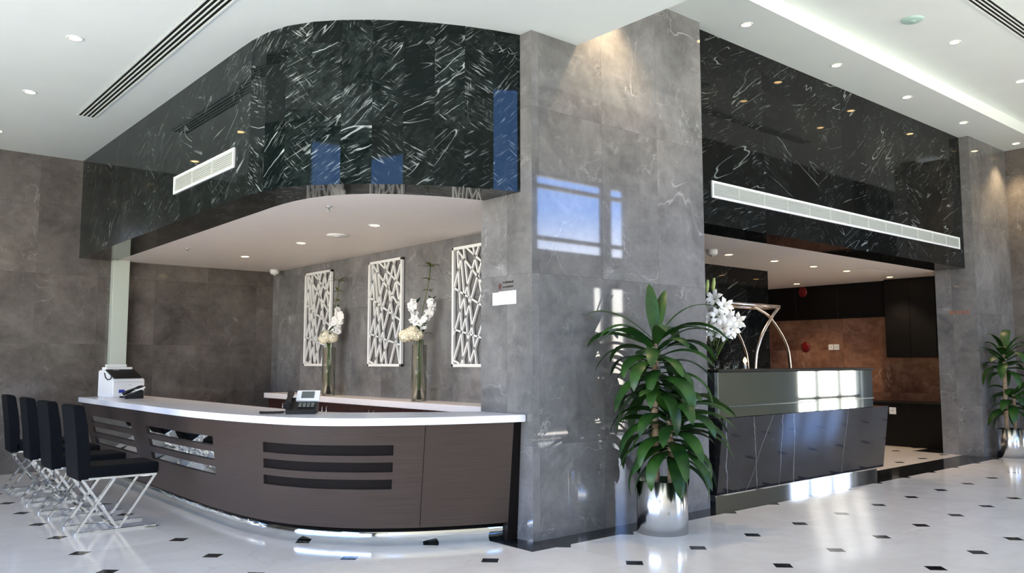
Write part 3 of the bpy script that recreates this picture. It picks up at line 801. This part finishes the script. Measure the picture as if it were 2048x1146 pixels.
# ------------------------------------------------------------------ corn plants in chrome pots
def corn_plant(loc, label, fol, seed, pr=.225, ph=.455, room=(.24, .41)):
    t = thing('corn_plant', label, 'potted plant', loc, 0)
    bm = new_bm(); lathe(bm, [(0, .0), (pr, .0), (pr, ph), (pr-.008, ph), (pr-.008, .05), (0, .05)], n=64); obj('pot', bm, M_pot, t)['label'] = 'polished chrome cylinder pot'
    bm = new_bm(); lathe(bm, [(0, .4), (pr-.01, .395), (pr-.01, .3), (0, .3)], n=32); obj('soil', bm, M_soil, t)
    bm = new_bm(); tube(bm, [(-.04, .03, .35), (-.045, .03, .8), (-.04, .025, 1.3), (-.03, .02, 1.72)], .032, 12, radii=[.034, .032, .031, .028]); obj('cane', bm, M_cane, t)
    bm = new_bm(); tube(bm, [(.06, -.05, .35), (.065, -.055, .7), (.06, -.05, 1.02)], .028, 12); obj('cane', bm, M_cane, t)
    rnd = random.Random(seed)
    for (c, leaves) in fol:
        bm = new_bm()
        for (az, el, L, W, dr, dz) in leaves:
            p = Vector(c)+Vector((.02*math.cos(az), .02*math.sin(az), dz))
            leaf(bm, p, az, el, L, W, dr, n=12, fold=.22, roll=rnd.uniform(-.3, .3), straight=rnd.uniform(.05, .2))
        squash(bm, 1, *room); obj('foliage', bm, M_leaf, t)
A0 = math.atan2(RV.y, RV.x)      # azimuth that runs to the right across the photo
def az(deg): return A0+math.radians(deg)
def tier(seed, n, z0, z1, Ls, dr=(1.5, 2.6), el=(.1, 1.0)):
    rnd = random.Random(seed); out = []
    for i in range(n):
        k = i/n
        out.append((A0+i*2.39996+rnd.uniform(-.2, .2), el[0]+(el[1]-el[0])*k+rnd.uniform(-.12, .12), rnd.uniform(*Ls), rnd.uniform(.056, .074), rnd.uniform(*dr), z0+(z1-z0)*k))
    return out
top = [(az(98), 1.40, .48, .060, .35, .06), (az(60), 1.22, .48, .060, .55, .06), (az(180), .75, .80, .038, 1.35, .0), (az(172), .42, .80, .055, 1.35, -.06), (az(185), .25, .66, .05, 1.6, -.1),
       (az(5), .95, .78, .040, 1.7, .02), (az(-8), .65, .74, .058, 1.9, .0), (az(10), .35, .66, .056, 1.8, -.08)]+tier(3, 40, -.45, .0, (.44, .68), (1.3, 2.2), (-.3, .75))
low = [(az(0), .7, .68, .06, 1.9, 0), (az(20), .35, .72, .06, 1.8, 0), (az(-30), .3, .66, .06, 1.9, -.04), (az(180), .5, .66, .055, 2.2, 0), (az(200), .2, .64, .06, 1.9, -.05), (az(160), .6, .55, .06, 2.2, 0), (az(-10), .1, .66, .06, 1.5, -.1)]+tier(8, 46, -.36, .10, (.44, .70), (1.3, 2.1), (-.4, .8))
corn_plant((5.865, 4.835, 0), 'tall corn plant in chrome pot standing against the front of the grey column', [((-.03, .02, 1.70), top), ((.06, -.05, 1.0), low)], 4)
top2 = tier(13, 26, -.30, .06, (.40, .68), (1.3, 2.3), (-.1, 1.2)); low2 = tier(18, 24, -.26, .04, (.40, .6), (1.3, 2.2), (-.3, .8))
corn_plant((14.45, 4.93, 0), 'corn plant in chrome pot at the far pillar, cut by the picture edge', [((-.03, .02, 1.62), top2), ((.06, -.05, .98), low2)], 11, .2, .44, (.18, .27))

# ------------------------------------------------------------------ bar counter
bar_o = thing('bar_counter', 'dark marble bar counter with mirrored glass display on top', 'bar counter')
bm = new_bm()
xs0, xs1 = 7.27, 10.92
prof = [(5.17, .91), (5.27, .115), (5.30, .115), (5.78, .115), (5.78, .91)]
a = [bm.verts.new((xs0, y, z)) for y, z in prof]; b = [bm.verts.new((xs1, y, z)) for y, z in prof]
bm.faces.new(a); bm.faces.new(b[::-1])
for i in range(5): bm.faces.new([a[i], b[i], b[(i+1) % 5], a[(i+1) % 5]])
obj('stone_front', bm, M_bar, bar_o)
bm = new_bm(); box(bm, 7.33, 10.86, 5.33, 5.72, 0, .115); obj('plinth', bm, M_mirror, bar_o)
bm = new_bm(); box(bm, 7.21, 10.53, 5.18, 5.66, .911, 1.385, .004, 1); disp = obj('display_case', bm, M_case, bar_o); disp['label'] = 'mirrored glass display case'
bm = new_bm(); box(bm, 7.20, 10.545, 5.172, 5.66, 1.022, 1.032); obj('shelf_edge', bm, M_screen, disp)
bm = new_bm(); box(bm, 7.20, 10.56, 5.165, 5.72, 1.386, 1.412, .003, 1); obj('bar_top', bm, M_dark, bar_o)

# things on the bar
def lily_vase():
    x, y, z = 7.585, 5.52, 1.4125
    v = thing('lily_vase', 'glass vase on the bar top holding white lilies', 'vase', (x, y, z))
    bm = new_bm(); lathe(bm, [(0, 0), (.055, 0), (.065, .26), (.06, .26), (.05, .015), (0, .015)], n=28); obj('glass', bm, M_glass, v)
    g = thing('white_lilies', 'large bunch of white lilies with green buds above the bar', 'flowers', (x, y, z+.03))
    rnd = random.Random(21)
    bm = new_bm()
    heads = [(.03, .74, .05), (.12, .66, .1), (-.02, .62, .0), (.16, .54, .05), (.04, .54, .1), (.24, .46, .0), (.10, .42, .1), (-.04, .48, .06), (.20, .40, .05), (.30, .50, .0), (.02, .36, .06), (.14, .34, .02)]
    for a_, h_, d_ in heads:
        c = RV*a_-FVv*d_; tube(bm, [(0, 0, 0), c*.5+Vector((0, 0, h_*.55)), c+Vector((0, 0, h_))], .005, 5)
    obj('stem', bm, M_stem, g)
    for a_, h_, d_ in heads:
        bm = new_bm(); c = RV*a_-FVv*d_+Vector((0, 0, h_))
        d = (-FVv+RV*rnd.uniform(-.8, .9)+Vector((0, 0, rnd.uniform(-.3, .5)))).normalized(); t1 = d.orthogonal().normalized(); t2 = d.cross(t1)
        for k in range(6):
            b = k*PI/3+rnd.random()*.2; e = t1*math.cos(b)+t2*math.sin(b); s = t1*-math.sin(b)+t2*math.cos(b); rows = []
            for q, w, l in ((.0, .008, -.03), (.3, .022, .03), (.65, .026, .055), (1, .003, .035)):
                p = c+e*.105*q+d*l; rows.append((bm.verts.new(p-s*w), bm.verts.new(p+d*.004), bm.verts.new(p+s*w)))
            for r_, r2_ in zip(rows, rows[1:]):
                for m in (0, 1):
                    f = bm.faces.new([r_[m], r_[m+1], r2_[m+1], r2_[m]]); f.smooth = True
        obj('lily_bloom', bm, M_petal2, g)
    for a_, h_ in ((-.04, .80), (.03, .82)):
        c = RV*a_; bm = new_bm()
        tube(bm, [c+Vector((0, 0, h_)), c+Vector((0, 0, h_+.04)), c+RV*.008+Vector((0, 0, h_+.10)), c+RV*.012+Vector((0, 0, h_+.155))], .02, 10, radii=[.008, .019, .021, .012]); obj('lily_bud', bm, M_bud, g)
    bm = new_bm()
    for i in range(14): leaf(bm, RV*rnd.uniform(-.04, .12)+Vector((0, 0, rnd.uniform(.22, .6))), rnd.random()*6.28, rnd.uniform(0, .8), rnd.uniform(.14, .24), .02, 1.0, n=6)
    obj('leaves', bm, M_leafd, g)
lily_vase()
cd = thing('tea_light', 'small glowing candle on the bar top below the lilies', 'candle', (8.06, 5.42, 1.4125))
bm = new_bm(); lathe(bm, [(0, 0), (.014, 0), (.016, .05), (.010, .06), (0, .06)], n=20); obj('holder', bm, M_white, cd)
bm = new_bm(); lathe(bm, [(0, .061), (.018, .075), (.022, .095), (.012, .12), (0, .135)], n=16); obj('flame_bulb', bm, M_glow, cd)
for k, (x, y, h, lb) in enumerate(((7.42, 5.34, .10, 'small glass tumbler on the bar nearest the grey column'), (7.56, 5.31, .075, 'shortest of the small glass tumblers standing on the bar'), (7.69, 5.29, .09, 'small glass tumbler on the bar nearest the glowing candle'))):
    gt = thing('glass_tumbler', lb, 'glass', (x, y, 1.4125), 0, 'small tumblers on the bar top')
    bm = new_bm(); lathe(bm, [(0, 0), (.028, 0), (.034, h), (.031, h), (.025, .012), (0, .012)], n=24); obj('cup', bm, M_glass, gt)
    bm = new_bm(); lathe(bm, [(0, .013), (.0245, .013), (.026, h*.4), (0, h*.4)], n=16); obj('filling', bm, M_wmet, gt)

# ------------------------------------------------------------------ luggage trolley behind the bar
tr = thing('luggage_trolley', 'birdcage luggage trolley with curved copper steel hoops behind the bar', 'luggage trolley', (9.75, 6.45, 0))
def cr(pts, n=24):
    P = [Vector(p) for p in pts]; P = [2*P[0]-P[1]]+P+[2*P[-1]-P[-2]]; out = []
    for i in range(1, len(P)-2):
        for k in range(n):
            t_ = k/n; a, b, c, d = P[i-1], P[i], P[i+1], P[i+2]
            out.append(.5*((2*b)+(-a+c)*t_+(2*a-5*b+4*c-d)*t_*t_+(-a+3*b-3*c+d)*t_**3))
    return out+[P[-2]]
Y1, Y2 = -.15, .20
for pts in ([(-.15, Y1, .30), (-.15, Y1, 1.38), (-.02, Y1, 1.78), (.27, Y1, 2.09), (.46, Y1, 2.235)],
            [(.80, Y1+.04, .30), (.77, Y1+.04, 1.38), (.66, Y1+.04, 1.76), (.30, Y1+.04, 2.09), (.05, Y1+.04, 2.19), (-.12, Y1+.04, 2.235)],
            [(-.33, Y1, .30), (-.32, Y1, 1.38), (-.42, Y1, 1.72), (-.62, Y1, 1.98), (-.70, Y1, 2.235)],
            [(-.80, Y2, .30), (-.80, Y2, 1.38), (-.72, Y2, 1.9), (-.62, Y2, 2.235)]):
    bm = new_bm(); tube(bm, cr(pts), .021, 10); obj('hoop', bm, M_brass, tr)
bm = new_bm(); tube(bm, [(-.70, Y1, 2.245), (.47, Y1, 2.245), (.50, Y1+.02, 2.245), (.50, Y2, 2.245), (-.70, Y2, 2.245)], .024, 10, closed=True); obj('hanging_rail', bm, M_brass, tr)
bm = new_bm(); box(bm, -.9, .9, -.28, .32, .22, .30, .02, 2); obj('platform', bm, M_recess, tr)
for x in (-.75, .75):
    for y in (-.2, .25):
        bm = new_bm(); lathe(bm, [(0, -.02), (.1, -.02), (.1, .02), (0, .02)], n=24, M=Matrix.Translation((x, y, .10)) @ Matrix.Rotation(PI/2, 4, 'X')); box(bm, x-.015, x+.015, y-.03, y+.03, .10, .22); obj('wheel', bm, M_plas, tr)

# ------------------------------------------------------------------ bar end wall fittings
def single(name, bm, m, label, cat, group=None): return tag(obj(name, bm, m), label, cat, group)
uc = thing('wall_cabinet', 'flush black cabinet band along the top of the brown bar wall', 'cabinet')
for i in range(3):
    bm = new_bm(); box(bm, 15.20, 15.349, 7.20+i*.9+.003, 7.20+(i+1)*.9-.003, 2.32, 2.984, .003, 1); obj('door', bm, M_dark, uc)
tcab = thing('wall_cabinet', 'deep black wall cabinet hanging lower beside the far pillar', 'cabinet')
bm = new_bm(); box(bm, 15.02, 15.349, 6.2, 7.10, 1.56, 2.984, .004, 1); obj('body', bm, M_dark, tcab)
bm = new_bm(); box(bm, 15.0, 15.019, 6.203, 6.65, 1.565, 2.98, .002, 1); obj('door', bm, M_dark, tcab)
bm = new_bm(); box(bm, 15.0, 15.019, 6.655, 7.097, 1.565, 2.98, .002, 1); obj('door', bm, M_dark, tcab)
bc = thing('base_cabinet', 'low black base cabinet running along the brown bar wall', 'cabinet')
bm = new_bm(); box(bm, 14.78, 15.349, 5.86, 9.88, .0, .74); obj('body', bm, M_dark, bc)
bm = new_bm(); box(bm, 14.75, 15.349, 5.86, 9.88, .741, .775, .003, 1); obj('worktop', bm, M_dark, bc)
for y in (8.35, 8.235):
    sk = thing('wall_socket', 'white socket plate on the brown bar wall, %s of the pair' % ('left' if y > 8.3 else 'right'), 'socket', (15.349, y, 1.77), 0, 'socket plates on the brown wall')
    bm = new_bm(); box(bm, -.012, 0, -.052, .052, -.055, .055, .004, 2); pl = obj('plate', bm, M_wmet, sk)
    bm = new_bm(); box(bm, -.0135, -.012, -.02, .02, -.008, .008); obj('socket_holes', bm, M_gmet, pl)
sk = thing('wall_socket', 'cream socket plate low on the black base cabinet', 'socket', (14.779, 6.92, .62))
bm = new_bm(); box(bm, -.012, 0, -.06, .06, -.06, .06, .004, 2); pl = obj('plate', bm, M_wmet, sk)
bm = new_bm(); box(bm, -.0135, -.012, -.02, .02, -.008, .008); obj('socket_holes', bm, M_gmet, pl)
for z, lb in ((1.78, 'round red fire bell on the brown bar wall'), (2.88, 'dim red fire bell high on the black cabinet band')):
    xw = 15.349 if z < 2 else 15.199
    fb = thing('fire_bell', lb, 'fire bell', (xw, 8.89 if z < 2 else 8.83, z))
    bm = new_bm(); lathe(bm, [(0, .034), (.04, .032), (.085, .022), (.1, .008), (.1, 0), (0, 0)], n=32, M=Matrix.Rotation(-PI/2, 4, 'Y')); obj('gong', bm, M_red, fb)

# ------------------------------------------------------------------ ceiling fittings
def spot(parent, e, col=(1.0, .72, .44), ang=95, blend=.7):
    l = bpy.data.lights.new('lamp', 'SPOT'); l.energy = e; l.color = col; l.spot_size = math.radians(ang); l.spot_blend = blend; l.shadow_soft_size = .05
    o = bpy.data.objects.new('lamp', l); C.objects.link(o); o.parent = parent; o.location = (0, 0, -.03)
bm = new_bm(); lathe(bm, [(.052, .0), (.050, -.004), (.066, -.006), (.072, 0), (.072, .002)], n=28)
ring_o = obj('trim_ring', bm, M_wmet); bm = new_bm(); lathe(bm, [(0, -.0035), (.052, -.0035), (.052, 0)], n=28); lens_o = obj('lens', bm, M_lampw)
bm = new_bm(); lathe(bm, [(0, -.0035), (.052, -.0035), (.052, 0)], n=28); lensw_o = obj('lens', bm, M_lamp)
first = [True]
def downlight(x, y, z, label, group, e=26, warm=False, s=1.0):
    t = thing('downlight', label, 'downlight', (x, y, z-.0005), 0, group)
    for src in (ring_o, lensw_o if warm else lens_o):
        c = src.copy(); C.objects.link(c); c.parent = t; c.scale = (s, s, 1)
    spot(t, e)
G1 = 'downlights in the lower lobby ceiling'
for y, lb in ((6.08, 'lobby downlight just above the picture edge, left row'), (8.06, 'round downlight in the left ceiling, nearest the viewer'), (10.02, 'round downlight in the left ceiling, second from the wall'), (12.0, 'round downlight in the left ceiling closest to the back wall')):
    downlight(1.70, y, ZL, lb, G1)
G2 = 'downlights in the strip above the bar header'
for x, lb in ((5.66, 'downlight washing the top of the grey column'), (7.586, 'strip downlight next to the grey column'), (9.51, 'strip downlight above the left part of the bar header'), (11.43, 'strip downlight above the middle of the bar header'), (13.34, 'strip downlight above the right end of the bar header'), (15.32, 'strip downlight in the corner beyond the far pillar')):
    downlight(x, 4.97 if x < 15 else 4.90, ZU, lb, G2, e=30 if x > 6 and x < 15 else 170)
G3 = 'downlights in the raised tray ceiling'
for x, lb in ((10.33, 'tray ceiling downlight near the pale round speaker'), (12.50, 'tray ceiling downlight cut by the right picture edge')):
    downlight(x, 3.90, ZT, lb, G3, e=30)
G4 = 'downlights in the reception soffit'
for y, lb in ((7.785, 'soffit downlight nearest the grey column above reception'), (9.55, 'middle downlight of the reception soffit'), (11.29, 'soffit downlight nearest the back wall above reception')):
    downlight(4.67, y, ZS, lb, G4, e=95)
G5 = 'downlights in the bar soffit'
for x, y, lb in ((9.77, 6.79, 'bar soffit downlight closest to the column'), (10.92, 6.79, 'second bar soffit downlight from the column'), (12.03, 6.79, 'third bar soffit downlight from the column'), (13.07, 6.79, 'fourth bar soffit downlight from the column'), (14.6, 6.79, 'bar soffit downlight beside the deep black cabinet'), (14.5, 8.55, 'bar soffit downlight set back near the red fire bell')):
    downlight(x, y, ZS, lb, G5, e=80, warm=True)
for o in (ring_o, lens_o, lensw_o): bpy.data.objects.remove(o)

def diffuser(x0, x1, y0, y1, z, label, along='y'):
    t = thing('slot_diffuser', label, 'air diffuser', ((x0+x1)/2, (y0+y1)/2, z))
    hx, hy = (x1-x0)/2, (y1-y0)/2
    bm = new_bm(); box(bm, -hx, hx, -hy, hy, -.004, -.0005); obj('slots', bm, M_dark, t)['label'] = 'dark air slots'
    bm = new_bm(); n = 4; w = (hx if along == 'y' else hy)*2
    edges = [-w/2, -w/2+.024]; pos = []
    bw = .014; gap = (w-2*.022-(n-1)*bw)/n
    c = -w/2; bars = [(c, c+.022)]
    c += .022
    for i in range(n):
        c += gap; bars.append((c, c+(bw if i < n-1 else .022))); c += bw
    for a, b in bars:
        if along == 'y': box(bm, a, b, -hy, hy, -.008, -.004)
        else: box(bm, -hx, hx, a, b, -.008, -.004)
    for s in (-1, 1):
        if along == 'y': box(bm, -hx, hx, s*hy-.008, s*hy+.008, -.008, -.004)
        else: box(bm, s*hx-.008, s*hx+.008, -hy, hy, -.008, -.004)
    obj('frame', bm, M_ceil, t)
diffuser(2.285, 2.49, 4.6, 10.6, ZL, 'long slot diffuser in the left lobby ceiling')
diffuser(8.3, 13.2, 3.14, 3.34, ZT, 'slot diffuser in the tray ceiling at the top right corner', 'x')

def vent(loc, rz, W, H, nd, label):
    """frame in local x-z plane, facing local -y"""
    t = thing('air_vent', label, 'air vent', loc, rz)
    bm = new_bm(); e = .026
    box(bm, -W/2, W/2, -.018, 0, 0, e, .002, 1); box(bm, -W/2, W/2, -.018, 0, H-e, H, .002, 1)
    box(bm, -W/2, -W/2+e, -.018, 0, e, H-e); box(bm, W/2-e, W/2, -.018, 0, e, H-e)
    obj('frame', bm, M_wmet, t)
    bm = new_bm(); box(bm, -W/2+e, W/2-e, -.003, -.0005, e, H-e); obj('backing', bm, M_gmet, t)
    bm = new_bm(); n = 7
    for i in range(n):
        z = e+(H-2*e)*(i+.5)/n; bar(bm, (-W/2+e, -.009, z), (W/2-e, -.009, z), .014, .003, up=(0, -.6, .8))
    for i in range(1, nd): x = -W/2+W*i/nd; box(bm, x-.004, x+.004, -.016, -.003, e, H-e)
    obj('slats', bm, M_slat, t)
vent((2.934, 8.205, 3.288), -PI/2, 1.64, .19, 3, 'short white air vent on the curved black marble header')
vent((10.72, 5.3745, 3.278), 0, 6.56, .19, 13, 'long white air vent on the black marble header above the bar')

def sprinkler(x, y, label):
    t = thing('ceiling_sprinkler', label, 'sprinkler', (x, y, ZS-.0005), 0, 'sprinklers in the reception soffit')
    bm = new_bm(); lathe(bm, [(0, 0), (.035, 0), (.035, -.006), (.014, -.01), (.012, -.03), (0, -.03)], n=20); obj('body', bm, M_chrome, t)
    bm = new_bm(); lathe(bm, [(0, -.052), (.022, -.05), (.022, -.047), (0, -.047)], n=20); box(bm, -.012, -.009, -.003, .003, -.05, -.02); box(bm, .009, .012, -.003, .003, -.05, -.02); obj('deflector', bm, M_gmet, t)
sprinkler(3.758, 7.115, 'sprinkler near the curved edge of the reception soffit'); sprinkler(3.758, 10.98, 'sprinkler toward the back wall in the reception soffit')
def disc(x, y, z, r, m, name, label, cat):
    t = thing(name, label, cat, (x, y, z-.0005))
    bm = new_bm(); lathe(bm, [(0, -.02), (r*.8, -.018), (r*.97, -.008), (r, 0), (0, 0)], n=40); obj('cover', bm, m, t)
    bm = new_bm(); lathe(bm, [(0, -.024), (r*.3, -.0225), (r*.32, -.0195), (0, -.0195)], n=24); obj('centre_cap', bm, m, t)
disc(4.70, 8.67, ZS, .13, M_wmet, 'smoke_detector', 'white round detector between the reception soffit downlights', 'detector')
disc(9.27, 3.93, ZT, .12, plain('pale green grille', (.42, .60, .53), .6), 'ceiling_speaker', 'pale green round speaker in the tray ceiling', 'speaker')
for x, y, lb in ((5.72, 12.62, 'small white sensor in the ceiling corner above reception'), (9.15, 6.62, 'small white sensor on the bar soffit near the column')):
    t = thing('ceiling_sensor', lb, 'sensor', (x, y, ZS-.0005))
    bm = new_bm(); lathe(bm, [(0, 0), (.075, 0), (.075, -.05), (.06, -.075), (0, -.08)], n=28); obj('housing', bm, M_wmet, t)
    bm = new_bm(); lathe(bm, [(0, -.079), (.03, -.0795), (.022, -.095), (0, -.1)], n=20); obj('lens', bm, M_gmet, t)
bm = new_bm(); box(bm, 13.1, 13.75, 6.42, 6.68, ZS-.006, ZS-.0005, .002, 1); single('ceiling_panel', bm, M_soff, 'flat rectangular access panel in the bar soffit', 'access panel')

# ------------------------------------------------------------------ daylight
w = bpy.data.worlds.new('world'); bpy.context.scene.world = w; w.use_nodes = True
nt_ = w.node_tree; bg = nt_.nodes['Background']; tc = nt_.nodes.new('ShaderNodeTexCoord'); sx = nt_.nodes.new('ShaderNodeSeparateXYZ'); cr_ = nt_.nodes.new('ShaderNodeValToRGB')
nt_.links.new(tc.outputs['Generated'], sx.inputs[0]); mr = nt_.nodes.new('ShaderNodeMapRange'); mr.inputs[1].default_value = -1; mr.inputs[2].default_value = 1
nt_.links.new(sx.outputs[2], mr.inputs[0]); nt_.links.new(mr.outputs[0], cr_.inputs[0]); nt_.links.new(cr_.outputs[0], bg.inputs[0])
e = cr_.color_ramp.elements
e[0].position = .40; e[0].color = (.84, .77, .67, 1); e[1].position = 1.0; e[1].color = (.10, .24, .60, 1)
for p, c in ((.5, (1.0, .93, .82, 1)), (.545, (.92, .92, .88, 1)), (.59, (.15, .31, .72, 1))):
    k = e.new(p); k.color = c
bg.inputs[1].default_value = 14.5
def portal(x0, x1, z0, z1):
    l = bpy.data.lights.new('window_portal', 'AREA'); l.shape = 'RECTANGLE'; l.size = x1-x0; l.size_y = z1-z0; l.cycles.is_portal = True
    o = bpy.data.objects.new('window_portal', l); C.objects.link(o); o.location = ((x0+x1)/2, YW-.2, (z0+z1)/2); o.rotation_euler = (PI/2, 0, 0)
portal(8.0, 13.55, 3.66, 5.26); portal(8.0, 13.55, 0, 3.1); portal(-3.3, -1.45, 4.3, 5.7); portal(4.65, 6.0, 3.66, 6.5); portal(19.9, 23.3, 0, 2.6)
l = bpy.data.lights.new('window_portal', 'AREA'); l.shape = 'RECTANGLE'; l.size = 5.75; l.size_y = 10.3; l.cycles.is_portal = True
o = bpy.data.objects.new('window_portal', l); C.objects.link(o); o.location = (XL-.2, 4.25, 2.875); o.rotation_euler = (0, -PI/2, 0)

sc = bpy.context.scene
sc.view_settings.view_transform = 'Standard'; sc.view_settings.look = 'None'; sc.view_settings.gamma = 1.0; sc.view_settings.use_curve_mapping = False
sc.view_settings.exposure = 0.1
sc.cycles.use_denoising = True; sc.cycles.max_bounces = 10; sc.cycles.diffuse_bounces = 5; sc.cycles.glossy_bounces = 5; sc.cycles.transmission_bounces = 8
sc.cycles.sample_clamp_indirect = 8.0; sc.cycles.caustics_reflective = False; sc.cycles.caustics_refractive = False
